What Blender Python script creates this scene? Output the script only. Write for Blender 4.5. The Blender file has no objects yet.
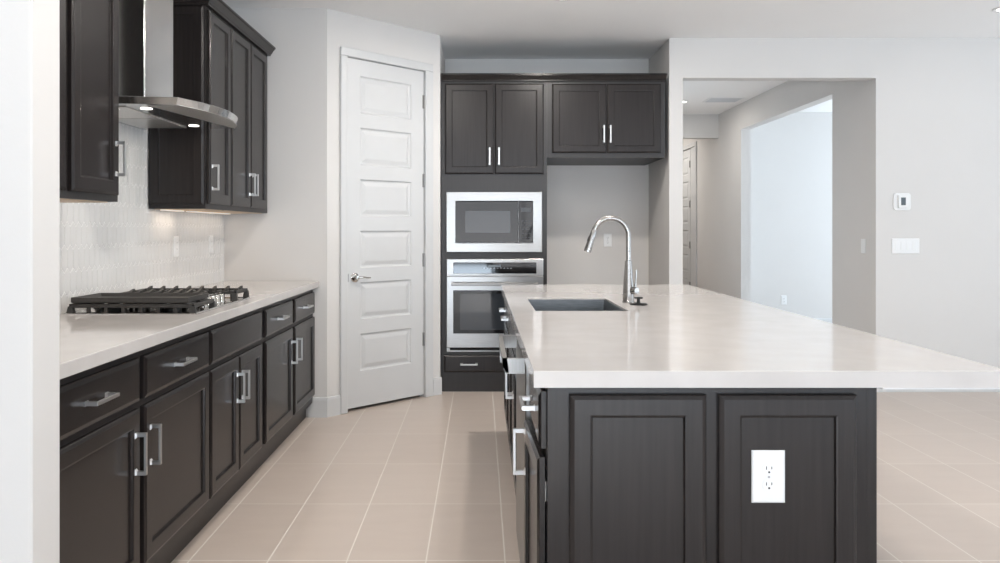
import bpy, bmesh, math, random
from mathutils import Vector, Matrix
random.seed(7)
C = bpy.context.scene.collection
PI = math.pi

# ------------------------------------------------------------------ camera, world, exposure
cam = bpy.data.cameras.new('camera'); camo = bpy.data.objects.new('camera', cam); C.objects.link(camo)
camo.location = (0, 0, 1.26); camo.rotation_euler = (PI/2, 0, 0)
cam.sensor_width = 36.0; cam.lens = 778*36/1000
cam.shift_x = 0.0195; cam.shift_y = -0.0522; cam.clip_start = 0.05
sc = bpy.context.scene
sc.camera = camo
sc.view_settings.view_transform = 'Standard'; sc.view_settings.look = 'None'
sc.view_settings.gamma = 1.0; sc.view_settings.use_curve_mapping = False
sc.view_settings.exposure = -0.55
w = bpy.data.worlds.new('World'); sc.world = w; w.use_nodes = True
w.node_tree.nodes['Background'].inputs[0].default_value = (0.80, 0.90, 1.0, 1)
w.node_tree.nodes['Background'].inputs[1].default_value = 3.0

def area(name, loc, rot, sx, sy, power, col=(1, 1, 1), shape='RECTANGLE', spread=PI):
    l = bpy.data.lights.new(name, 'AREA'); l.shape = shape; l.size = sx; l.size_y = sy
    l.energy = power; l.color = col; l.spread = spread
    o = bpy.data.objects.new(name, l); o.location = loc; o.rotation_euler = rot; C.objects.link(o); return o
DAY = (0.70, 0.85, 1.0)
area('daylight_rear_slider', (0.05, -4.15, 1.22), (PI/2, 0, 0), 5.0, 2.36, 85, DAY)
area('daylight_rear_window', (4.75, -4.15, 1.22), (PI/2, 0, 0), 3.0, 2.36, 30, DAY)
area('daylight_right_slider', (7.15, 2.0, 1.25), (PI/2, 0, PI/2), 5.0, 2.3, 40, DAY)
area('daylight_side_room', (7.15, 8.0, 1.4), (PI/2, 0, PI/2), 2.4, 2.0, 250, DAY)
# upward fill lamps added low outside the glass to brighten the ceilings
area('ceiling_fill_rear', (2.0, -6.6, -.11), (PI*.94, 0, 0), 10.5, 4.4, 4000, DAY)
area('ceiling_fill_right', (9.1, 2.0, -.05), (PI*.92, 0, PI/2), 6.0, 3.4, 480, DAY)
sun = bpy.data.lights.new('sun', 'SUN'); sun.energy = 5; sun.angle = .01; sun.color = (1, .97, .93)
so = bpy.data.objects.new('sun', sun); C.objects.link(so); so.rotation_euler = (math.radians(61), 0, math.radians(4))

# ------------------------------------------------------------------ materials
def mat(name, col=(.8, .8, .8), rough=.5, metal=0.0, coat=0.0, spec=.5, emit=None, es=0):
    m = bpy.data.materials.new(name); m.use_nodes = True
    b = m.node_tree.nodes['Principled BSDF']
    b.inputs['Base Color'].default_value = (*col, 1); b.inputs['Roughness'].default_value = rough
    b.inputs['Metallic'].default_value = metal; b.inputs['Coat Weight'].default_value = coat
    b.inputs['Specular IOR Level'].default_value = spec
    if emit: b.inputs['Emission Color'].default_value = (*emit, 1); b.inputs['Emission Strength'].default_value = es
    return m
def N(m, t, **kw):
    n = m.node_tree.nodes.new(t)
    for k, v in kw.items(): setattr(n, k, v)
    return n
def L(m, a, b): m.node_tree.links.new(a, b)
def B(m): return m.node_tree.nodes['Principled BSDF']
def noise_mat(name, c1, c2, scale=(1, 1, 1), nscale=10, rough=.5, metal=0, coat=0, bump=0, detail=4, spec=.5, bscale=None, coat_rough=.1, rvar=0):
    m = mat(name, c1, rough, metal, coat, spec)
    B(m).inputs['Coat Roughness'].default_value = coat_rough
    tc = N(m, 'ShaderNodeTexCoord'); mp = N(m, 'ShaderNodeMapping'); mp.inputs['Scale'].default_value = scale
    nz = N(m, 'ShaderNodeTexNoise'); nz.inputs['Scale'].default_value = nscale; nz.inputs['Detail'].default_value = detail
    rp = N(m, 'ShaderNodeValToRGB'); rp.color_ramp.elements[0].position = .3; rp.color_ramp.elements[1].position = .7
    rp.color_ramp.elements[0].color = (*c1, 1); rp.color_ramp.elements[1].color = (*c2, 1)
    L(m, tc.outputs['Object'], mp.inputs[0]); L(m, mp.outputs[0], nz.inputs['Vector'])
    L(m, nz.outputs['Fac'], rp.inputs[0]); L(m, rp.outputs[0], B(m).inputs['Base Color'])
    if rvar:
        mr = N(m, 'ShaderNodeMapRange'); mr.inputs[3].default_value = rough-rvar; mr.inputs[4].default_value = rough+rvar
        L(m, nz.outputs['Fac'], mr.inputs[0]); L(m, mr.outputs[0], B(m).inputs['Roughness'])
    if bump:
        n2 = nz
        if bscale:
            n2 = N(m, 'ShaderNodeTexNoise'); n2.inputs['Scale'].default_value = bscale; L(m, tc.outputs['Object'], n2.inputs['Vector'])
        bp = N(m, 'ShaderNodeBump'); bp.inputs['Strength'].default_value = bump; bp.inputs['Distance'].default_value = .002
        L(m, n2.outputs['Fac'], bp.inputs['Height']); L(m, bp.outputs[0], B(m).inputs['Normal'])
    return m

M = {}
M['wood'] = noise_mat('espresso_wood', (.0155, .0126, .0120), (.0210, .0172, .0164), (26, 26, 1.2), 3.0, .26, coat=.0, spec=.33)
M['carcass'] = noise_mat('espresso_carcass', (.015, .0122, .0116), (.020, .0164, .0156), (26, 26, 1.2), 3.0, .4)
M['inside'] = mat('cabinet_underside_maple', (.62, .47, .33), .5)
M['wall'] = noise_mat('greige_paint', (.64, .62, .60), (.65, .63, .61), (1, 1, 1), 3, .85, bump=.12, bscale=140)
M['ceiling'] = noise_mat('ceiling_paint', (.90, .895, .885), (.91, .905, .895), (1, 1, 1), 3, .9, bump=.12, bscale=120)
M['white'] = noise_mat('white_trim_paint', (.58, .58, .578), (.60, .60, .598), (1, 1, 1), 4, .38)
M['plate'] = mat('white_plastic', (.78, .78, .775), .35)
M['quartz'] = noise_mat('white_quartz', (.54, .51, .49), (.58, .55, .53), (1, 1, 1), 9, .10, detail=8)
M['steel'] = noise_mat('brushed_stainless', (.33, .32, .31), (.38, .37, .36), (2, 60, 60), 6, .31, metal=1, rvar=.05)
M['hood'] = noise_mat('hood_stainless', (.55, .54, .53), (.60, .59, .58), (2, 60, 60), 6, .16, metal=1)
M['pull'] = mat('brushed_nickel_pull', (.62, .615, .61), .36, 1)
M['steel_dark'] = noise_mat('sink_stainless', (.20, .215, .23), (.27, .285, .30), (3, 30, 30), 6, .38, metal=1)
M['filter'] = noise_mat('hood_filter_mesh', (.55, .54, .52), (.72, .71, .69), (1, 1, 1), 220, .35, metal=1)
M['nickel'] = mat('satin_nickel', (.36, .345, .33), .25, 1)
M['chrome'] = mat('polished_nickel', (.62, .60, .57), .12, 1)
M['black_glass'] = mat('black_glass', (.010, .010, .011), .05, 0, 0, .45)
M['oven_glass'] = mat('oven_window_glass', (.03, .034, .04), .04, 0, 0, .6)
M['iron'] = noise_mat('cast_iron', (.028, .026, .024), (.042, .039, .036), (1, 1, 1), 120, .5, bump=.1)
M['black'] = mat('black_plastic', (.012, .012, .012), .35)
M['dark'] = mat('dark_gap', (.008, .008, .008), .8)
M['screen'] = mat('grey_lcd', (.09, .11, .125), .25)
M['louvre'] = mat('vent_louvre_grey', (.60, .61, .62), .5)
M['key'] = mat('dark_touch_key', (.03, .03, .032), .3)
M['steel_dw'] = noise_mat('dishwasher_stainless', (.26, .25, .24), (.31, .30, .29), (60, 60, 2), 6, .38, metal=1)
M['icon'] = mat('panel_legend', (.42, .45, .5), .5)
M['lamp'] = mat('lamp_lens', (1, 1, 1), .5, emit=(1, .95, .87), es=5)
M['led'] = mat('led_strip', (1, 1, 1), .5, emit=(1, .80, .60), es=.7)
M['grout'] = mat('white_grout', (.80, .79, .77), .8)
M['tile'] = noise_mat('glazed_picket_tile', (.66, .65, .64), (.70, .69, .68), (1, 1, 1), 5, .15)
M['stucco'] = noise_mat('beige_stucco', (.55, .43, .36), (.62, .50, .42), (1, 1, 1), 30, .9, bump=.2)
M['gravel'] = noise_mat('yard_gravel', (.5, .42, .35), (.62, .54, .47), (1, 1, 1), 60, .9)

def floor_material():
    m = mat('beige_floor_tile', (.5, .4, .33), .33)
    tc = N(m, 'ShaderNodeTexCoord'); sp = N(m, 'ShaderNodeSeparateXYZ'); L(m, tc.outputs['Object'], sp.inputs[0])
    def math_(op, a, b=None, c=None):
        n = N(m, 'ShaderNodeMath', operation=op)
        for i, v in enumerate((a, b, c)):
            if v is None: continue
            if isinstance(v, (int, float)): n.inputs[i].default_value = v
            else: L(m, v, n.inputs[i])
        return n.outputs[0]
    X, Y = sp.outputs[0], sp.outputs[1]
    u = math_('DIVIDE', math_('SUBTRACT', X, .093), .30); v = math_('DIVIDE', math_('SUBTRACT', Y, 2.96), .61)
    fu = math_('FRACT', u); fv = math_('FRACT', v)
    du = math_('MULTIPLY', math_('MINIMUM', fu, math_('SUBTRACT', 1.0, fu)), .30)
    dv = math_('MULTIPLY', math_('MINIMUM', fv, math_('SUBTRACT', 1.0, fv)), .61)
    d = math_('MINIMUM', du, dv)
    mask = N(m, 'ShaderNodeMapRange'); mask.inputs[1].default_value = .0020; mask.inputs[2].default_value = .0036
    L(m, d, mask.inputs[0])
    cell = N(m, 'ShaderNodeCombineXYZ'); L(m, math_('FLOOR', u), cell.inputs[0]); L(m, math_('FLOOR', v), cell.inputs[1])
    wn = N(m, 'ShaderNodeTexWhiteNoise'); L(m, cell.outputs[0], wn.inputs[0])
    nz = N(m, 'ShaderNodeTexNoise'); nz.inputs['Scale'].default_value = 5; nz.inputs['Detail'].default_value = 6
    mp = N(m, 'ShaderNodeMapping'); mp.inputs['Scale'].default_value = (.7, 2.5, 1)
    L(m, tc.outputs['Object'], mp.inputs[0]); L(m, mp.outputs[0], nz.inputs['Vector'])
    f = math_('ADD', math_('MULTIPLY', wn.outputs[0], .35), math_('MULTIPLY', nz.outputs['Fac'], .65))
    mx = N(m, 'ShaderNodeMix', data_type='RGBA'); L(m, f, mx.inputs[0])
    mx.inputs[6].default_value = (.50, .42, .365, 1); mx.inputs[7].default_value = (.59, .505, .445, 1)
    mg = N(m, 'ShaderNodeMix', data_type='RGBA'); L(m, mask.outputs[0], mg.inputs[0])
    mg.inputs[6].default_value = (.72, .67, .61, 1); L(m, mx.outputs[2], mg.inputs[7]); L(m, mg.outputs[2], B(m).inputs['Base Color'])
    rr = N(m, 'ShaderNodeMapRange'); rr.inputs[3].default_value = .75; rr.inputs[4].default_value = .30
    L(m, mask.outputs[0], rr.inputs[0]); L(m, rr.outputs[0], B(m).inputs['Roughness'])
    bp = N(m, 'ShaderNodeBump'); bp.inputs['Strength'].default_value = .35; bp.inputs['Distance'].default_value = .002
    L(m, mask.outputs[0], bp.inputs['Height']); L(m, bp.outputs[0], B(m).inputs['Normal'])
    return m
M['floor'] = floor_material()

# ------------------------------------------------------------------ mesh helpers
class MB:
    def __init__(s): s.bm = bmesh.new(); s.mats = []
    def _add(s, bm, M4=None, smooth=False, mi=0):
        if M4 is not None: bmesh.ops.transform(bm, matrix=M4, verts=bm.verts)
        bmesh.ops.recalc_face_normals(bm, faces=bm.faces)
        for f in bm.faces: f.smooth = smooth; f.material_index = mi
        me = bpy.data.meshes.new('tmp'); bm.to_mesh(me); bm.free(); s.bm.from_mesh(me); bpy.data.meshes.remove(me); return s
    def box(s, x0, x1, y0, y1, z0, z1, bev=0, seg=1, M4=None):
        bm = bmesh.new(); bmesh.ops.create_cube(bm, size=1)
        for v in bm.verts: v.co = Vector(((x0+x1)/2+v.co.x*(x1-x0), (y0+y1)/2+v.co.y*(y1-y0), (z0+z1)/2+v.co.z*(z1-z0)))
        if bev: bmesh.ops.bevel(bm, geom=bm.edges[:], offset=bev, segments=seg, affect='EDGES', profile=.5)
        return s._add(bm, M4)
    def loops(s, loops, cap0=True, cap1=True, closed=True, M4=None, smooth=False):
        bm = bmesh.new(); rings = [[bm.verts.new(p) for p in lp] for lp in loops]
        n = len(rings[0])
        for a, b in zip(rings, rings[1:]):
            for i in range(n if closed else n-1): bm.faces.new((a[i], a[(i+1) % n], b[(i+1) % n], b[i]))
        if cap0: bm.faces.new(rings[0][::-1])
        if cap1: bm.faces.new(rings[-1])
        return s._add(bm, M4, smooth)
    def rects(s, x0, x1, z0, z1, prof, M4=None, cap0=True, cap1=True):   # nested rectangles (inset, y)
        return s.loops([[(x0+i, y, z0+i), (x1-i, y, z0+i), (x1-i, y, z1-i), (x0+i, y, z1-i)] for i, y in prof], cap0, cap1, True, M4)
    def lathe(s, prof, n=24, M4=None, smooth=True):                      # (radius, z)
        return s.loops([[(r*math.cos(2*PI*k/n), r*math.sin(2*PI*k/n), z) for k in range(n)] for r, z in prof], True, True, True, M4, smooth)
    def tube(s, pts, rad, n=12, M4=None):
        pts = [Vector(p) for p in pts]; rad = rad if isinstance(rad, (list, tuple)) else [rad]*len(pts)
        lps = []; ref = None
        for i, p in enumerate(pts):
            t = (pts[min(i+1, len(pts)-1)]-pts[max(i-1, 0)]).normalized()
            if ref is None: ref = Vector((0, 0, 1)) if abs(t.z) < .9 else Vector((0, 1, 0))
            u = t.cross(ref).normalized(); v = u.cross(t).normalized(); ref = v
            lps.append([tuple(p+rad[i]*(math.cos(2*PI*k/n)*u+math.sin(2*PI*k/n)*v)) for k in range(n)])
        return s.loops(lps, True, True, True, M4, True)
    def prism(s, poly, a0, a1, axis='z', M4=None, smooth=False):
        f = {'z': lambda p, a: (p[0], p[1], a), 'y': lambda p, a: (p[0], a, p[1]), 'x': lambda p, a: (a, p[0], p[1])}[axis]
        return s.loops([[f(p, a0) for p in poly], [f(p, a1) for p in poly]], True, True, True, M4, smooth)
    def build(s, name, m, parent=None, sharp=40):
        me = bpy.data.meshes.new(name); s.bm.to_mesh(me); s.bm.free()
        me.materials.append(m)
        sm = [p.use_smooth for p in me.polygons]
        if any(sm): me.set_sharp_from_angle(angle=math.radians(sharp))
        me.polygons.foreach_set('use_smooth', sm); me.update()
        o = bpy.data.objects.new(name, me); C.objects.link(o)
        if parent: o.parent = parent
        return o
def T(x=0, y=0, z=0, rz=0, rx=0, ry=0):
    return Matrix.Translation((x, y, z)) @ Matrix.Rotation(rz, 4, 'Z') @ Matrix.Rotation(ry, 4, 'Y') @ Matrix.Rotation(rx, 4, 'X')
def tag(o, label, cat, group=None):
    o['label'] = label; o['category'] = cat
    if group: o['group'] = group
    return o
def thing(name, label, cat, loc=(0, 0, 0), rz=0, group=None):
    o = bpy.data.objects.new(name, None); C.objects.link(o); o.empty_display_size = .1
    o.location = loc; o.rotation_euler = (0, 0, rz); return tag(o, label, cat, group)
def struct(o): o['kind'] = 'structure'; return o

# ------------------------------------------------------------------ room shell
H = 2.743
struct(MB().box(-3.2, 7.2, -4.2, 14.2, -.12, 0).build('floor', M['floor']))
struct(MB().box(-3.2, 7.2, -4.2, 14.2, H, H+.12).build('ceiling', M['ceiling']))
struct(MB().box(-1.85, -1.73, 1.926, 6.90, 0, H).build('wall_left', M['wall']))
struct(MB().box(-3.0, -1.04, 1.803, 1.926, 0, H, .004).build('wall_stub', M['wall']))
struct(MB().box(-1.73, -1.03, 5.22, 5.34, 0, H).build('wall_end', M['wall']))
DIAG = T(-1.03, 5.23, 0, PI/4)                       # local x runs along the diagonal pantry wall, local -y faces the room
DL = 1.02
struct(MB().box(0, .142, 0, .12, 0, H, M4=DIAG).box(.877, DL, 0, .12, 0, H, M4=DIAG).box(.142, .877, 0, .12, 2.458, H, M4=DIAG).build('wall_diagonal', M['wall']))
struct(MB().box(-.43, -.31, 5.955, 6.78, 0, H).build('wall_return', M['wall']))
struct(MB().box(-1.73, 1.466, 6.78, 6.90, 0, H).build('wall_alcove', M['wall']))
struct(MB().box(1.466, 1.571, 6.04, 14.0, 0, H).build('wall_hall_left', M['wall']))
struct(MB().box(1.571, 3.07, 6.04, 6.155, 2.435, H).box(3.07, 7.0, 6.04, 6.155, 0, H).build('wall_front', M['wall']))
struct(MB().box(3.07, 3.185, 6.155, 6.79, 0, H).box(3.07, 3.185, 6.79, 9.17, 2.44, H).box(3.07, 3.185, 9.17, 11.10, 0, H)
       .box(3.07, 3.185, 11.10, 12.16, 2.46, H).box(3.07, 3.185, 12.16, 14.0, 0, H).build('wall_hall_right', M['wall']))
struct(MB().box(1.571, 3.07, 10.03, 10.145, 2.435, H).build('wall_hall_header', M['wall']))
struct(MB().box(1.4, 7.2, 14.0, 14.12, 0, H).build('wall_hall_end', M['wall']))
struct(MB().box(3.185, 7.0, 9.84, 9.96, 0, H).build('wall_side_room', M['wall']))
struct(MB().box(-3.12, -3.0, -4.0, 1.926, 0, H).build('wall_rear_left', M['wall']))
struct(MB().box(-3.12, -2.5, -4.12, -4.0, 0, H).box(2.6, 3.2, -4.12, -4.0, 0, H).box(6.3, 7.0, -4.12, -4.0, 0, H)
       .box(-2.5, 2.6, -4.12, -4.0, 2.42, H).box(3.2, 6.3, -4.12, -4.0, 2.42, H).build('wall_rear', M['wall']))
struct(MB().box(7.0, 7.12, -4.12, -.5, 0, H).box(7.0, 7.12, -.5, 4.5, 2.42, H).box(7.0, 7.12, 4.5, 6.8, 0, H)
       .box(7.0, 7.12, 6.8, 9.2, 0, .4).box(7.0, 7.12, 6.8, 9.2, 2.4, H).box(7.0, 7.12, 9.2, 14.12, 0, H).build('wall_right', M['wall']))
def win_frame(name, x0, x1, z0, z1, M4, nm):
    b = MB(); t = .05
    b.box(x0, x1, -.05, .05, z1-t, z1, M4=M4).box(x0, x1, -.05, .05, z0, z0+t, M4=M4)
    for k in range(nm+1):
        x = x0+t/2+(x1-x0-t)*k/nm; b.box(x-t/2, x+t/2, -.05, .05, z0+t, z1-t, M4=M4)
    struct(b.build(name, M['white']))
win_frame('window_1', -2.5, 2.6, 0, 2.42, T(0, -4.06, 0), 3)
win_frame('window_2', 3.2, 6.3, 0, 2.42, T(0, -4.06, 0), 2)
win_frame('window_3', -.5, 4.5, 0, 2.42, T(7.06, 0, 0, PI/2), 3)
win_frame('window_4', 6.8, 9.2, .4, 2.4, T(7.06, 0, 0, PI/2), 2)

# baseboards
BBP = [(0, 0), (-.014, 0), (-.014, .115), (-.010, .130), (0, .133)]
def bb(name, pieces):                                # (x0, x1, matrix): runs along local x, sticks out to local -y
    b = MB()
    for x0, x1, M4 in pieces: b.prism(BBP, x0, x1, 'x', M4=M4)
    struct(b.build(name, M['white']))
bb('baseboard_end', [(-1.155, -1.024, T(0, 5.22, 0))])
bb('baseboard_diagonal', [(-.006, .097, DIAG), (.940, DL+.006, DIAG)])
bb('baseboard_front', [(3.07, 7.0, T(0, 6.04, 0)), (1.46, 1.571, T(0, 6.04, 0))])
bb('baseboard_alcove', [(.53, 1.466, T(0, 6.78, 0))])
bb('baseboard_side_room', [(3.185, 7.0, T(0, 9.84, 0))])
bb('baseboard_hall', [(-6.79, -6.04, T(3.07, 0, 0, -PI/2)), (-11.03, -9.17, T(3.07, 0, 0, -PI/2))])
bb('baseboard_stub', [(-3.0, -1.026, T(0, 1.803, 0)), (1.789, 1.94, T(-1.04, 0, 0, PI/2))])

# pantry door in the diagonal wall
struct(MB().box(.099, .157, -.018, 0, 0, 2.447, .004, M4=DIAG).box(.862, .938, -.018, 0, 0, 2.447, .004, M4=DIAG)
       .box(.099, .938, -.018, 0, 2.447, 2.506, .004, M4=DIAG)
       .box(.142, .1545, 0, .12, 0, 2.458, M4=DIAG).box(.8645, .877, 0, .12, 0, 2.458, M4=DIAG).box(.1545, .8645, 0, .12, 2.4465, 2.458, M4=DIAG)
       .box(.1545, .166, .045, .058, 0, 2.4465, M4=DIAG).box(.853, .8645, .045, .058, 0, 2.4465, M4=DIAG).build('trim_1', M['white']))
def panel_door(name, M4, wd, z0, z1, npan, st, pz0, ph, pitch, both=False):
    b = MB(); b.box(0, wd, .012, .035, z0, z1, M4=M4)
    y = 0
    zs = [pz0+pitch*k for k in range(npan)]
    b.box(0, st, 0, .012, z0, z1, M4=M4).box(wd-st, wd, 0, .012, z0, z1, M4=M4)
    prev = z0
    for z in zs:
        b.box(st, wd-st, 0, .012, prev, z, M4=M4); prev = z+ph
    b.box(st, wd-st, 0, .012, prev, z1, M4=M4)
    for z in zs:
        b.rects(st, wd-st, z, z+ph, [(0, 0), (.004, .006), (.009, .0105), (.018, .0115), (.042, .004), (.048, .003)], M4=M4, cap0=False)
    return b.build(name, M['white'])
DOORM = DIAG @ T(.1575, .008, 0)
d1 = struct(panel_door('door_1', DOORM, .704, .022, 2.443, 6, .121, .27, .26, .36))
hb = MB().lathe([(.032, 0), (.032, .006), (.026, .010), (.013, .012), (.012, .034), (.014, .036), (.014, .044), (.0, .045)], 28, M4=DOORM @ T(.072, 0, .925, 0, PI/2))
hb.build('rosette', M['chrome'], d1)
MB().tube([(.072, -.041, .925), (.095, -.043, .928), (.125, -.043, .926), (.155, -.042, .921), (.178, -.040, .921)], [.0085, .0085, .007, .006, .004], 10, M4=DOORM).build('door_handle', M['chrome'], d1)
MB().box(.006, .022, -.002, .001, .897, .953, M4=DOORM).build('latch_plate', M['steel'], d1)
for z in (2.216, 1.625, 1.03, .436):
    MB().box(.690, .712, -.004, .002, z-.05, z+.05, .001, M4=DOORM).lathe([(.0065, -.05), (.0065, .05)], 10, M4=DOORM @ T(.706, -.007, z)).build('hinge', M['steel'], d1)
# hall door beyond the opening
HD = T(3.07, 0, 0, -PI/2)                             # local x = -world Y, local -y faces -X
struct(MB().box(-11.10, -11.03, -.018, 0, 0, 2.447, .003, M4=HD).box(-12.23, -12.16, -.018, 0, 0, 2.447, .003, M4=HD).box(-12.23, -11.03, -.018, 0, 2.447, 2.51, .003, M4=HD)
       .box(-12.16, -12.145, 0, .115, 0, 2.45, M4=HD).box(-11.40, -11.10, .006, .115, 0, 2.45, M4=HD).box(-12.16, -11.10, 0, .115, 2.45, 2.46, M4=HD).build('trim_2', M['white']))
d2 = struct(panel_door('door_2', HD @ T(-12.142, .007, 0), .72, .02, 2.44, 6, .12, .27, .26, .36))
for z in (2.216, 1.63, 1.03, .44):
    MB().box(-11.432, -11.392, -.005, .0068, z-.05, z+.05, M4=HD).build('hinge', M['steel_dw'], d2)

# ------------------------------------------------------------------ glazed picket backsplash on the left wall
def backsplash():
    g = MB(); t = MB()
    regions = [(1.95, 3.056, .914, 1.367), (3.056, 4.03, .914, 1.80), (4.03, 5.22, .914, 1.367)]
    for y0, y1, z0, z1 in regions: g.box(-1.7298, -1.7203, y0, y1, z0, z1)
    o = g.build('wall_backsplash', M['grout']); struct(o)
    W, P, TIP, G = .046, .097, .022, .0022
    bm = t.bm
    r = 0; z = .914-.03
    while z < 1.82:
        y = 1.95+(0 if r % 2 else W/2)
        while y < 5.22:
            cy = y
            reg = next((q for q in regions if q[0] <= cy < q[1]), None)
            if reg and z > reg[2]-.10 and z+P/2 < reg[3]+.02:
                def ring(ins, x):
                    w = W/2-G/2-ins; zt = z+P+TIP-G-ins*1.2; zb = z+G-0+ins*1.2; s1 = z+P-G/2-ins*.6; s0 = z+TIP+G/2+ins*.6
                    pts = [(cy, zb), (cy+w, s0), (cy+w, s1), (cy, zt), (cy-w, s1), (cy-w, s0)]
                    return [bm.verts.new((x, max(1.951, min(5.219, a)), max(.9142, min(reg[3], b)))) for a, b in pts]
                a = ring(0, -1.7206); b = ring(.0004, -1.7195); c = ring(.0035, -1.7185)
                for p, q in ((a, b), (b, c)):
                    for k in range(6): bm.faces.new((p[k], p[(k+1) % 6], q[(k+1) % 6], q[k]))
                bm.faces.new(c)
            y += W
        z += P; r += 1
    bmesh.ops.remove_doubles(bm, verts=bm.verts, dist=1e-6); bmesh.ops.dissolve_degenerate(bm, dist=1e-6, edges=bm.edges)
    t.build('tiles', M['tile'], o)
backsplash()

# ------------------------------------------------------------------ cabinet parts
FT = .02                                               # thickness of doors and drawer fronts
def door_mesh(x0, x1, z0, z1, y=0, st=.055, M4=None):
    return MB().rects(x0, x1, z0, z1, [(0, y-.0008), (0, y-FT+.006), (.002, y-FT+.004), (.011, y-FT), (st-.004, y-FT), (st, y-FT+.001), (st+.002, y-FT+.009), (st+.004, y-FT+.010)], M4)
def drawer_mesh(x0, x1, z0, z1, y=0, M4=None):
    return MB().rects(x0, x1, z0, z1, [(0, y-.0008), (0, y-FT+.007), (.002, y-FT+.005), (.014, y-FT)], M4)
PULL = {}
def pull_mesh():
    if 'm' in PULL: return PULL['m']
    b = MB(); Lh = .0675; y0 = -.036
    b.box(-Lh, Lh, y0, y0+.008, -.0055, .0055, .0008)
    for s in (-1, 1):
        q = [(Lh*s, .0055), (Lh*s-s*.012, .0055), (Lh*s-s*.012, -.0055), (Lh*s, -.0055)]
        q2 = [(Lh*s, .0075), (Lh*s-s*.019, .0075), (Lh*s-s*.019, -.0075), (Lh*s, -.0075)]
        b.loops([[(a, y0+.004, c) for a, c in q], [(a, -.006, c) for a, c in q], [(a, 0, c) for a, c in q2]])
    o = b.build('pull', M['pull']); PULL['m'] = o.data; C.objects.unlink(o); bpy.data.objects.remove(o); return PULL['m']
def pull(parent, x, z, vertical=False, y=-FT):
    o = bpy.data.objects.new('pull', pull_mesh()); C.objects.link(o); o.parent = parent
    o.location = (x, y, z); o.rotation_euler = (0, PI/2 if vertical else 0, 0); return o
def door(t, x0, x1, z0, z1, pulls=None, st=.055, name='door'):
    d = door_mesh(x0, x1, z0, z1, st=st).build(name, M['wood'], t)
    if pulls: pull(d, pulls[0], pulls[1], True)
    return d
def drawer(t, x0, x1, z0, z1, hp=True, name='drawer'):
    d = drawer_mesh(x0, x1, z0, z1).build(name, M['wood'], t)
    if hp: pull(d, (x0+x1)/2, (z0+z1)/2)
    return d
def carcass(t, wd, dp, z0, z1, top=False, openings=(), bottom_light=False, name='carcass', top_hole=False):
    b = MB(); p = .018
    b.box(0, p, p, dp, z0, z1).box(wd-p, wd, p, dp, z0, z1).box(p, wd-p, dp-.008, dp, z0, z1)
    b.box(p, wd-p, p, dp-.008, z0+.002, z0+.020)
    if top: b.box(p, wd-p, p, dp-.008, z1-.018, z1)
    if not openings: b.box(0, wd, 0, p, z0, z1)
    else:                                              # face frame around appliance openings (x0, x1, za, zb), from the top down
        zt = z1
        for x0, x1, za, zb in openings:
            b.box(0, wd, 0, p, zb, zt).box(0, x0, 0, p, za, zb).box(x1, wd, 0, p, za, zb); zt = za
        b.box(0, wd, 0, p, z0, zt)
    return b.build(name, M['carcass'], t)
def toe(t, wd, rec=.045, z=.10): MB().box(0, wd, rec, rec+.018, 0.0005, z-.0005).build('toe_kick', M['carcass'], t)
CROWN = [(0, 0), (-.021, 0), (-.024, .003), (-.024, .010), (-.030, .013), (-.034, .021), (-.043, .035), (-.050, .041), (-.050, .044), (-.056, .046), (-.056, .056), (0, .056)]
def crown(t, x0, x1, z, ret=None, dp=.3):
    b = MB(); lo = x0-(.052 if ret == 'l' else 0)
    b.prism(CROWN, x0, x1, 'x', M4=T(0, 0, z))
    if ret == 'l':
        b.prism(CROWN, -dp, 0.0, 'x', M4=T(x0, 0, z, -PI/2)); 
        # mitred corner block
        b.loops([[(x0+a, a, z+c), (x0+a, 0, z+c), (x0, 0, z+c), (x0, a, z+c)] for a, c in CROWN[1:-1]])
    b.build('crown_moulding', M['wood'], t)

# left run of base cabinets (frame face at x = -1.125, fronts face +X)
def left_base(y0, y1, label):
    t = thing('base_cabinet', label, 'cabinet', (-1.125, y0, 0), PI/2, 'base cabinets along the left wall')
    carcass(t, y1-y0, .604, .10, .872); toe(t, y1-y0); return t, y0
t, o = left_base(1.935, 3.187, 'dark wood base cabinet nearest the camera, left of the cooktop, two drawers over two doors')
for a, b, px in ((1.946, 2.534, 2.494), (2.567, 3.178, 2.607)):
    drawer(t, a-o, b-o, .701, .842); door(t, a-o, b-o, .152, .677, (px-o, .54))
t, o = left_base(3.1875, 3.98, 'dark wood base cabinet directly under the cooktop, plain false drawer front over two doors')
drawer(t, 3.197-o, 3.947-o, .701, .842, False, 'false_front')
for a, b, px in ((3.197, 3.567, 3.535), (3.577, 3.947, 3.609)): door(t, a-o, b-o, .152, .677, (px-o, .54))
t, o = left_base(3.9805, 5.215, 'dark wood base cabinet at the far end beside the white pantry wall, two narrow drawers')
for a, b, px in ((4.012, 4.592, 4.555), (4.640, 5.200, 4.677)):
    drawer(t, a-o, b-o, .701, .842); door(t, a-o, b-o, .152, .677, (px-o, .54))
tag(MB().box(-1.7175, -1.08, 1.932, 5.2195, .873, .914, .003, 2).build('worktop', M['quartz']), 'long white quartz worktop on the left base cabinets, holding the cooktop', 'worktop')

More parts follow.
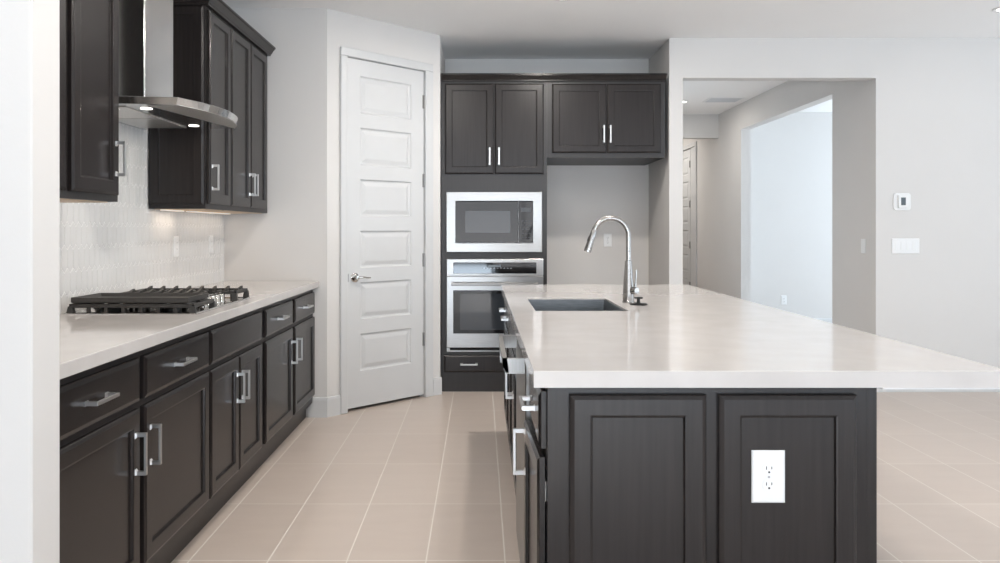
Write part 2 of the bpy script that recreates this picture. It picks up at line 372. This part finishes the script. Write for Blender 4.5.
# left wall cabinets (frame face at x = -1.425)
def left_upper(y0, y1, label):
    t = thing('wall_cabinet', label, 'cabinet', (-1.425, y0, 1.367), PI/2, 'wall cabinets on the left wall')
    carcass(t, y1-y0, .292, 0, 1.073, True)
    MB().box(.02, y1-y0-.02, .03, .275, -.003, .0015).build('underside', M['inside'], t)
    MB().box(.05, y1-y0-.05, .23, .255, -.008, -.003).build('light_strip', M['led'], t)
    l = area('under_cabinet_light', (0, 0, 0), (0, 0, 0), .03, y1-y0-.1, .5, (1, .84, .68)); l.location = (-1.425-.2175, (y0+y1)/2, 1.367-.0125)
    return t, y0
ZU0, ZU1 = .026, 1.035
t, o = left_upper(1.94, 3.056, 'dark wood wall cabinet nearest the camera, left of the range hood')
door(t, 1.952-o, 2.292-o, ZU0, ZU1); door(t, 2.315-o, 2.648-o, ZU0, ZU1); door(t, 2.683-o, 3.032-o, ZU0, ZU1, (3.002-o, .165))
crown(t, 0, 3.056-o, 1.05)
t, o = left_upper(4.03, 4.395, 'narrow dark wood wall cabinet with one door, right of the range hood')
door(t, 4.046-o, 4.386-o, ZU0, ZU1, (4.076-o, .165))
door_mesh(-.288, -.004, .02, 1.05, st=.05, M4=T(0, 0, 0, -PI/2) @ T(0, .0)).build('side_panel', M['wood'], t)
crown(t, 0, .365, 1.05, 'l', .29)
t, o = left_upper(4.3955, 5.20, 'dark wood double-door wall cabinet in the far left corner')
door(t, 4.405-o, 4.763-o, ZU0, ZU1, (4.735-o, .165)); door(t, 4.771-o, 5.135-o, ZU0, ZU1, (4.799-o, .165))
crown(t, 0, 5.20-o, 1.05)

# ------------------------------------------------------------------ range hood
t = thing('range_hood', 'stainless chimney range hood with a bowed canopy over the cooktop', 'range hood', (-1.718, 3.53, 1.77))
def bow(off=0, n=20, y=.38):
    pts = [(0.001, -y-.07), (.493-off, -y)]
    for k in range(n+1):
        a = -1+2*k/n; pts.append((.493+.088*(1-a*a)-off, a*y))
    pts.append((.001, y+.07)); return pts[:1]+pts[2:]
MB().loops([[(x, y, z) for x, y in bow(o, 20, .38-o)] for o, z in ((.011, -.004), (.002, .024), (.004, .026))]).build('canopy', M['hood'], t)
MB().box(.001, .258, -.145, .17, .026, H-1.77-.001, .005, 2).build('chimney', M['hood'], t)
MB().box(.03, .26, -.33, -.01, -.008, -.0043, .001).build('grease_filter', M['filter'], t)
MB().box(.03, .26, .01, .33, -.008, -.0043, .001).build('grease_filter', M['filter'], t)
MB().prism([(.36, -.36), (.49, -.36), (.535, -.25), (.562, -.1), (.562, .1), (.535, .25), (.49, .36)], -.0065, -.0043).build('control_panel', M['filter'], t)
for s in (-1, 1):
    MB().lathe([(.024, -.006), (.024, -.0043)], 24, M4=T(.318, s*.27, 0)).build('lamp', M['lamp'], t)
    area('hood_lamp_light', (-1.40, 3.53+s*.27, 1.755), (0, 0, 0), .05, .05, 1.2, (1, .92, .8), 'DISK')

# ------------------------------------------------------------------ gas cooktop and griddle
CT = thing('gas_cooktop', 'stainless gas cooktop with black cast iron grates on the left worktop', 'cooktop', (-1.42, 3.53, .914))
MB().rects(-.27, .27, -.375, .375, [(0, 0), (0, -.004), (.006, -.0075), (.02, -.0075), (.03, -.004)], M4=T(0, 0, 0, 0, -PI/2) if False else Matrix(((1, 0, 0, 0), (0, 0, 1, 0), (0, -1, 0, 0), (0, 0, 0, 1)))).build('tray', M['hood'], CT)
for x, y, r in ((-.14, -.24, .045), (.12, -.24, .035), (-.06, 0, .055), (-.14, .24, .04), (.12, .24, .035)):
    MB().lathe([(r, .004), (r, .014), (r*.85, .018), (r*.85, .024), (r*.75, .027), (0, .028)], 24, M4=T(x, y, 0)).build('burner', M['iron'], CT)
def grate(y0, y1, x0=-.255, x1=.255, tips=True, zt=.052):
    b = MB(); th = .011
    for y in (y0, y1-th): b.box(x0, x1, y, y+th, zt-.016, zt, .002)
    for x in (x0, x1-th): b.box(x, x+th, y0, y1, zt-.016, zt, .002)
    n = 8; ym = (y0+y1)/2
    for k in range(n):
        x = x0+.03+(x1-x0-.06)*k/(n-1)
        for ya, yb in ((y0, ym-.022), (ym+.022, y1)):
            b.box(x-.0045, x+.0045, ya, yb, zt-.012, zt+.002, .002)
        # raised finger tips at the outer rail
        if tips: b.loops([[(x-.006, y1-.05, zt-.004), (x+.006, y1-.05, zt-.004), (x+.006, y1-.05, zt+.002), (x-.006, y1-.05, zt+.002)],
                 [(x-.006, y1-.004, zt-.002), (x+.006, y1-.004, zt-.002), (x+.006, y1-.004, zt+.012), (x-.006, y1-.004, zt+.012)]])
    m = 8
    for k in range(m):
        x = x0+.008+(x1-x0-.016)*k/(m-1)
        for y in (y0+.006, y1-.006): b.box(x-.007, x+.007, y-.005, y+.005, .0045, zt-.012, .001)
    for x in (x0+.006, x1-.006):
        for y in (y0+.006, y1-.006): b.loops([[(x+a*.014, y+c*.012, .0042) for a, c in ((-1, -1), (1, -1), (1, 1), (-1, 1))], [(x+a*.009, y+c*.007, zt-.01) for a, c in ((-1, -1), (1, -1), (1, 1), (-1, 1))]])
    b.build('grate', M['iron'], CT)
grate(-.365, -.125, tips=False, zt=.042); grate(-.118, .168, -.255, .125); grate(.176, .365)
for k, y in enumerate((-.09, -.032, .026, .084, .142)):
    kb = MB().lathe([(.0235, .004), (.0235, .009), (.021, .012), (.020, .038), (.0175, .042), (0, .0425)], 24, M4=T(.192, y, 0))
    kb.box(.189, .195, y-.018, y+.018, .040, .049, .001).build('knob', M['chrome'], CT)
GR = thing('griddle', 'black cast iron griddle tray lying on the cooktop\'s near grate', 'griddle', (-1.42, 3.285, .9583))
gm = [[(-.245+i, -.122+i, z), (.23-i, -.122+i, z), (.23-i, .118-i, z), (-.245+i, .118-i, z)] for i, z in ((.006, .0005), (0, .004), (0, .024), (.008, .024), (.016, .010), (.02, .009))]
MB().loops(gm).build('plate', M['iron'], GR)
for y in (-.11, .075): MB().box(.20, .229, y, y+.03, .012, .022, .003).build('handle_lug', M['iron'], GR)

# ------------------------------------------------------------------ tall oven cabinet and bridge cabinet (frame face y = 6.04)
t = thing('oven_cabinet', 'tall dark wood cabinet housing the microwave and wall oven', 'cabinet', (-.305, 6.04, 0))
W = .821
carcass(t, W, .735, .0005, 2.44, True, [(.045, .778, 1.09, 1.545), (.05, .783, .318, 1.025)])
for z in (1.048, .288): MB().box(.02, W-.02, .02, .72, z, z+.018).build('shelf', M['carcass'], t)
door(t, .030, .408, 1.689, 2.389, (.376, 1.824)); door(t, .416, .795, 1.689, 2.389, (.448, 1.824))
d = drawer(t, .022, .80, .152, .286, False); pull(d, .216, .218); pull(d, .606, .218)
crown(t, 0, W, 2.405)
MW = thing('microwave', 'built-in stainless microwave with black glass front above the wall oven', 'microwave', (.106, 6.04, 1.318))
b = MB().rects(-.371, .372, -.236, .233, [(0, -.001), (0, -.018), (.004, -.022), (.07, -.022), (.074, -.012)], cap0=False, cap1=False)
b.box(-.355, .355, .019, .40, -.22, .22); b.build('trim_frame', M['steel'], MW)
MB().box(-.301, .186, -.020, .018, -.159, .159, .003).build('door', M['black_glass'], MW)
MB().box(-.225, .125, -.0212, -.0195, -.085, .085, .0005).build('window', M['oven_glass'], MW)
MB().box(.190, .302, -.020, .018, -.159, .159, .003).build('control_panel', M['black_glass'], MW)
for r in range(5):
    for c in range(3): MB().box(.214+c*.026, .228+c*.026, -.0208, -.0202, -.125+r*.032, -.118+r*.032).build('key', M['key'], MW)
MB().box(.208, .286, -.0208, -.0202, .075, .11).build('display', M['key'], MW)
OV = thing('wall_oven', 'stainless wall oven with dark glass window and bar handle', 'oven', (.112, 6.04, 0))
b = MB().rects(-.373, .373, .905, 1.03, [(0, -.001), (0, -.028), (.003, -.030), (.03, -.030)], cap0=False)
b.box(-.36, .36, .019, .58, .33, 1.015).box(-.373, .373, -.012, -.001, .312, .905).build('housing', M['steel'], OV)
MB().box(-.322, .320, -.034, -.029, .918, 1.004, .002).build('control_panel', M['black_glass'], OV)
for k in range(9): MB().box(-.09+k*.026, -.078+k*.026, -.0346, -.0340, .958, .962).build('touch_key', M['icon'], OV)
MB().box(-.055, .045, -.0346, -.0340, .968, .985).build('display', M['screen'], OV)
dr = MB().rects(-.373, .373, .347, .897, [(0, -.0125), (0, -.040), (.003, -.044), (.0, -.044)][:3]+[(.01, -.044)]).build('door', M['steel'], OV)
MB().rects(-.322, .322, .457, .790, [(0, -.0435), (0, -.0455), (.004, -.0465)]).build('window', M['black_glass'], dr)
MB().box(-.27, .27, -.0475, -.0462, .485, .765).build('inner_glass', M['oven_glass'], dr)
MB().box(-.335, .335, -.100, -.086, .828, .852, .004, 2).box(-.33, -.305, -.088, -.0435, .83, .85, .002).box(.305, .33, -.088, -.0435, .83, .85, .002).build('handle', M['steel_dw'], dr)
MB().box(-.35, .35, -.0135, -.0115, .322, .342).build('vent', M['dark'], OV)

t = thing('bridge_cabinet', 'dark wood two-door wall cabinet above the empty refrigerator alcove', 'cabinet', (.5165, 6.04, 1.816))
W = .918
carcass(t, W, .735, 0, .624, True)
door(t, .038, .458, .036, .570, (.436, .179)); door(t, .464, .882, .036, .570, (.486, .179))
crown(t, 0, W, .589)

# ------------------------------------------------------------------ island
ITOP = .914
def slab_with_hole(name, x0, x1, y0, y1, z0, z1, hx0, hx1, hy0, hy1, m):
    b = MB(); bv = .003
    def R(a, c, d, e, z, r=0, n=1):
        return [(a, d, z), (c, d, z), (c, e, z), (a, e, z)]
    o = lambda i, z: R(x0+i, x1-i, y0+i, y1-i, z)
    h = lambda i, z: R(hx0-i, hx1+i, hy0-i, hy1+i, z)
    lp = [h(0, z0), o(0, z0), o(0, z1-bv), o(bv*.3, z1-bv*.3), o(bv, z1), h(bv*.7, z1), h(0, z1-bv*.7), h(0, z0)]
    b.loops(lp, False, False)
    bmesh.ops.remove_doubles(b.bm, verts=b.bm.verts, dist=1e-6); return b.build(name, m)
iw = slab_with_hole('island_worktop', .130, 1.298, 1.90, 4.877, .873, ITOP, .235, .63, 3.30, 3.92, M['quartz'])
tag(iw, 'thick white quartz worktop covering the kitchen island', 'worktop')
MB().box(.99, 1.285, 1.915, 4.86, .866, .8725).build('support_board', M['plate'], iw)
FX = .166
def island_cab(ya, yb, label, dp=.60):
    t = thing('island_cabinet', label, 'cabinet', (FX, yb, 0), -PI/2, 'cabinets on the aisle side of the island')
    w = yb-ya
    carcass(t, w, dp, .10, .872); toe(t, w, .05); return t, (lambda y: yb-y)
t, q = island_cab(1.952, 2.362, 'dark wood island cabinet nearest the camera, its door standing slightly ajar')
drawer(t, q(2.345), q(1.954), .709, .852)
dr = door_mesh(-.391, 0, 0, .545).build('door', M['wood'], t)
dr.location = (q(1.954), -.003, .142); dr.rotation_euler = (0, 0, math.radians(2.0))
pull(dr, -.335, .465, True)
for z in (.60, .22): MB().lathe([(.008, -.025), (.008, .025)], 10, M4=T(.395, -.002, z)).build('hinge', M['steel'], t)
DW = thing('dishwasher', 'stainless dishwasher with a deep bar handle built into the island', 'dishwasher', (FX, 2.966, 0), -PI/2)
wd = .60
MB().box(0, wd, .001, .56, .10, .868).build('tub', M['dark'], DW)
MB().box(.003, wd-.003, -.03, 0, .11, .866, .004).build('door', M['steel_dw'], DW)
MB().box(.01, wd-.01, .04, .055, .001, .099).build('toe_kick', M['black'], DW)
hm = MB().prism([(-.098, .862), (-.084, .862), (-.078, .818), (-.088, .818), (-.098, .838)], .03, wd-.03, 'x')
for x0, x1 in ((.03, .045), (wd-.045, wd-.03)): hm.prism([(-.098, .862), (-.0295, .862), (-.0295, .815), (-.088, .815), (-.098, .838)], x0, x1, 'x')
hm.build('handle', M['steel_dw'], DW)
t, q = island_cab(2.968, 3.972, 'dark wood island cabinet under the sink, false front over two doors')
bpy.data.objects.remove(next(c for c in t.children if c.name.startswith('carcass')))
carcass(t, 1.004, .60, .10, .872)
drawer(t, q(3.962), q(2.978), .709, .852, False, 'false_front')
for a, b, px in ((2.978, 3.466, 3.433), (3.474, 3.962, 3.507)): door(t, q(b), q(a), .142, .687, (q(px), .58))
t, q = island_cab(3.974, 4.85, 'dark wood island cabinet at the far end of the island, with two drawers')
for a, b, px in ((3.984, 4.40, 4.365), (4.42, 4.84, 4.455)): drawer(t, q(b), q(a), .709, .852); door(t, q(b), q(a), .142, .687, (q(px), .58))
t = thing('island_end_panel', 'dark wood end panel of the island facing the camera, with two framed panels', 'end panel', (FX, 1.93, 0))
MB().box(0, .793, 0, .020, .0005, .872, .001).build('backing_board', M['wood'], t)
for a, b in ((.054, .390), (.422, .761)): door_mesh(a, b, .115, .852, st=.053).build('framed_panel', M['wood'], t)
t2 = tag(MB().box(.770, .986, 1.9505, 4.85, .0005, .872, .002).box(.9605, .986, 1.936, 1.9505, .0005, .872).build('island_back_panel', M['wood']), 'plain dark wood back of the island under the worktop overhang', 'panel')
bk = tag(MB().box(.9862, 1.20, 2.00, 2.04, .860, .8655).box(.9862, .992, 2.00, 2.04, .70, .8655).build('support_bracket', M['black']), 'small black steel bracket under the island worktop overhang', 'bracket')

# sink
t = thing('sink', 'dark stainless undermount sink cut into the island worktop', 'sink', (.4325, 3.61, .8725))
def rr(hx, hy, r, z, n=6):
    pts = []
    for cx, cy, a0 in ((hx-r, hy-r, 0), (-hx+r, hy-r, PI/2), (-hx+r, -hy+r, PI), (hx-r, -hy+r, 3*PI/2)):
        for k in range(n+1): a = a0+PI/2*k/n; pts.append((cx+r*math.cos(a), cy+r*math.sin(a), z))
    return pts
a, c = .1995, .312
MB().loops([rr(.1968, .3092, .004, -.002), rr(.1968, .3092, .004, .033), rr(.193, .3055, .008, .034), rr(a-.007, c-.007, .015, -.006), rr(a-.006, c-.006, .02, -.195), rr(a-.022, c-.022, .03, -.215), rr(.05, .05, .049, -.222)], False, True).build('bowl', M['steel_dark'], t)
MB().lathe([(.045, -.2215), (.045, -.219), (.036, -.219), (.034, -.2205), (0, -.2205)], 24).build('drain', M['steel'], t)

# faucet
FA = thing('faucet', 'brushed nickel pull-down gooseneck faucet standing behind the island sink', 'faucet', (.70, 3.68, ITOP))
MB().lathe([(.029, 0), (.029, .004), (.027, .007), (.0258, .05), (.023, .10), (.0185, .16), (.0165, .197), (.0125, .199)], 32).build('body', M['nickel'], FA)
R_, zc = .083, .316
pts = [(0, 0, .19), (0, 0, .25), (0, 0, zc)]
for k in range(1, 25):
    a = math.radians(162)*k/24; pts.append((-R_+R_*math.cos(a), 0, zc+R_*math.sin(a)))
MB().tube(pts, .0118, 16).build('spout', M['nickel'], FA)
e = Vector(pts[-1]); a = math.radians(162); td = Vector((-math.sin(a), 0, math.cos(a)))
hp = [e+td*d for d in (0, .006, .045, .085, .106, .108)]
MB().tube([tuple(p) for p in hp], [.0122, .0138, .0150, .0175, .0175, .013], 20).build('spray_head', M['nickel'], FA)
MB().box(-.006, .006, -.006, .004, .0, .024, .002, M4=Matrix.Translation(e+td*.055+Vector((-.013, 0, 0))) @ Matrix.Rotation(math.radians(22), 4, 'Y')).build('spray_button', M['black'], FA)
dirn = T(.012, -.012, .058, math.radians(35))
MB().lathe([(.016, 0), (.017, .012), (.017, .030), (.0145, .034), (0, .0345)], 24, M4=dirn @ T(0, 0, 0, 0, PI/2)).build('handle_hub', M['nickel'], FA)
MB().loops([[(-.004, -.026, .008), (.004, -.026, .008), (.004, -.018, .008), (-.004, -.018, .008)], [(-.0035, -.030, .06), (.0035, -.030, .06), (.0035, -.025, .06), (-.0035, -.025, .06)], [(-.003, -.033, .098), (.003, -.033, .098), (.003, -.029, .098), (-.003, -.029, .098)]], M4=dirn).build('lever', M['nickel'], FA)
tag(MB().lathe([(.040, 0), (.041, .004), (.036, .007), (.010, .009), (.0075, .012), (.0075, .028), (.020, .029), (.021, .033), (.019, .036), (0, .037)], 28, M4=T(.725, 3.57, ITOP)).build('sink_stopper', M['black']), 'round black sink stopper lying on the island worktop beside the faucet', 'stopper')

# ------------------------------------------------------------------ outlets, switches, thermostat
def outlet(name, label, M4, w=.07, h=.115, group=None, style='duplex'):
    t = thing(name, label, 'outlet' if 'outlet' in name else 'switch', tuple(M4.translation), M4.to_euler().z, group)
    MB().rects(-w/2, w/2, -h/2, h/2, [(0, -.0005), (0, -.003), (.003, -.006), (.006, -.0065)]).build('cover_plate', M['plate'], t)
    if style == 'duplex':
        for s in (1, -1):
            z = s*.0195
            o = MB().prism([(.0165*math.cos(a), z+max(-.0135, min(.0135, .0165*math.sin(a)))) for a in [2*PI*k/28 for k in range(28)]], -.0085, -.0060, 'y').build('receptacle', M['plate'], t)
            MB().box(-.0075, -.0055, -.0088, -.0084, z-.001, z+.007).build('slot', M['dark'], o); MB().box(.0055, .0075, -.0088, -.0084, z, z+.0065).build('slot', M['dark'], o)
            MB().prism([(.0026*math.cos(2*PI*k/12), z-.0072+.0026*math.sin(2*PI*k/12)) for k in range(12)], -.0088, -.0084, 'y').build('slot', M['dark'], o)
        MB().lathe([(.003, 0), (.003, .001), (0, .0014)], 12, M4=T(0, -.0064, 0, 0, PI/2)).build('screw', M['steel'], t)
    elif style == 'decora':
        o = MB().box(-.0165, .0165, -.0085, -.006, -.033, .033, .001).build('receptacle', M['plate'], t)
        for s in (1, -1):
            for x in (-.007, .0055): MB().box(x, x+.0015, -.0088, -.0084, s*.017, s*.017+.007).build('slot', M['dark'], o)
    elif style.startswith('rocker'):
        n = int(style[6:])
        for k in range(n):
            x = (k-(n-1)/2)*.046
            MB().rects(x-.0165, x+.0165, -.033, .033, [(0, -.006), (0, -.0085), (.002, -.0095)]).build('rocker', M['plate'], t)
    return t
outlet('island_outlet', 'white duplex outlet on the island end panel below the worktop', T(.709, 1.9195, .651), .082, .129)
outlet('backsplash_outlet', 'white outlet on the tile backsplash, the one nearer the cooktop', T(-1.7185, 4.385, 1.163, PI/2), style='decora', group='outlets on the backsplash')
outlet('backsplash_outlet', 'white outlet on the tile backsplash, the one nearer the far corner', T(-1.7185, 4.955, 1.163, PI/2), style='decora', group='outlets on the backsplash')
outlet('alcove_outlet', 'white outlet on the back wall of the empty refrigerator alcove, behind the faucet', T(1.108, 6.78, 1.165))
outlet('side_room_outlet', 'small white outlet low on the bright wall seen through the hall opening', T(3.835, 9.84, .365))
outlet('light_switch', 'wide four-rocker white switch plate below the thermostat', T(3.298, 6.04, 1.13), .215, .118, style='rocker4')
outlet('light_switch', 'single white rocker switch on the grey hall wall inside the opening', T(3.07, 6.235, 1.125, -PI/2), style='rocker1')
t = thing('thermostat', 'white rounded thermostat with grey screen on the right wall', 'thermostat', (3.27, 6.04, 1.474))
def rrx(hx, hz, r, y, n=6): return [(p[0], y, p[1]) for p in rr(hx, hz, r, 0, n)]
MB().loops([rrx(.067, .067, .022, -.0005), rrx(.067, .067, .022, -.006), rrx(.064, .064, .02, -.009)]).build('wall_plate', M['plate'], t)
MB().loops([rrx(.036, .05, .008, -.009), rrx(.036, .05, .008, -.022), rrx(.033, .047, .007, -.025)]).build('housing', M['plate'], t)
MB().box(-.018, .018, -.0262, -.0248, -.028, .032).build('screen', M['screen'], t)

# ------------------------------------------------------------------ ceiling lights and vent
def downlight(x, y, label, p=14, on=True):
    t = thing('recessed_light', label, 'ceiling light', (x, y, H), 0, 'recessed ceiling lights')
    MB().loops([[(r*math.cos(2*PI*k/32), r*math.sin(2*PI*k/32), z) for k in range(32)] for r, z in ((.092, -.0004), (.092, -.003), (.086, -.007), (.068, -.006), (.064, -.002))], False, False).build('trim_ring', M['plate'], t)
    MB().lathe([(.0635, -.004), (.0635, -.0005)], 32).build('lens', M['lamp'], t)
    if p: area('recessed_light_beam', (x, y, H-.012), (0, 0, 0), .12, .12, p, (1, .95, .89), 'DISK')
downlight(.53, 4.95, 'recessed ceiling light above the far half of the island', 40)
downlight(3.54, 5.22, 'recessed ceiling light at the right, in front of the thermostat wall', 2)
downlight(2.33, 9.04, 'recessed ceiling light in the hall just beyond the wide opening, beside the vent', 12)
for x, y, p, lb in ((-.30, 3.9, 13, 'unseen fill light added over the aisle near the pantry door'), (-.45, 2.6, 28, 'unseen fill light added over the aisle beside the cooktop'), (-.45, 1.0, 16, 'unseen fill light added over the aisle just ahead of the camera'),
                 (.75, 3.3, 14, 'unseen fill light added over the sink'), (.75, 1.6, 10, 'unseen fill light added over the near end of the island'), (3.47, 2.8, 30, 'unseen fill light added over the open floor right of the island')): downlight(x, y, lb, p)  # these six are added out of view as fill for floor, counters and walls
downlight(2.3, 11.6, 'unseen fill light added at the far end of the hall past the lowered beam', 30)  # added fill lamp hidden behind the beam, brightens the far hall; fixture invented
t = thing('ceiling_vent', 'white slotted air vent in the hall ceiling beyond the opening', 'vent', (2.775, 8.90, H))
MB().box(-.20, .20, -.15, .15, -.006, -.0005, .002).build('frame', M['plate'], t)
for k in range(9): MB().box(-.175, .175, -.128+k*.030, -.116+k*.030, -.009, -.0058).build('louvre', M['louvre'], t)

# ------------------------------------------------------------------ outside the rear windows
struct(MB().box(-14, 22, -9.2, -9.0, -.15, 2.2).build('wall_yard', M['stucco']))
struct(MB().box(-14, 22, -9.0, -4.2, -.25, -.13).build('floor_yard', M['gravel']))
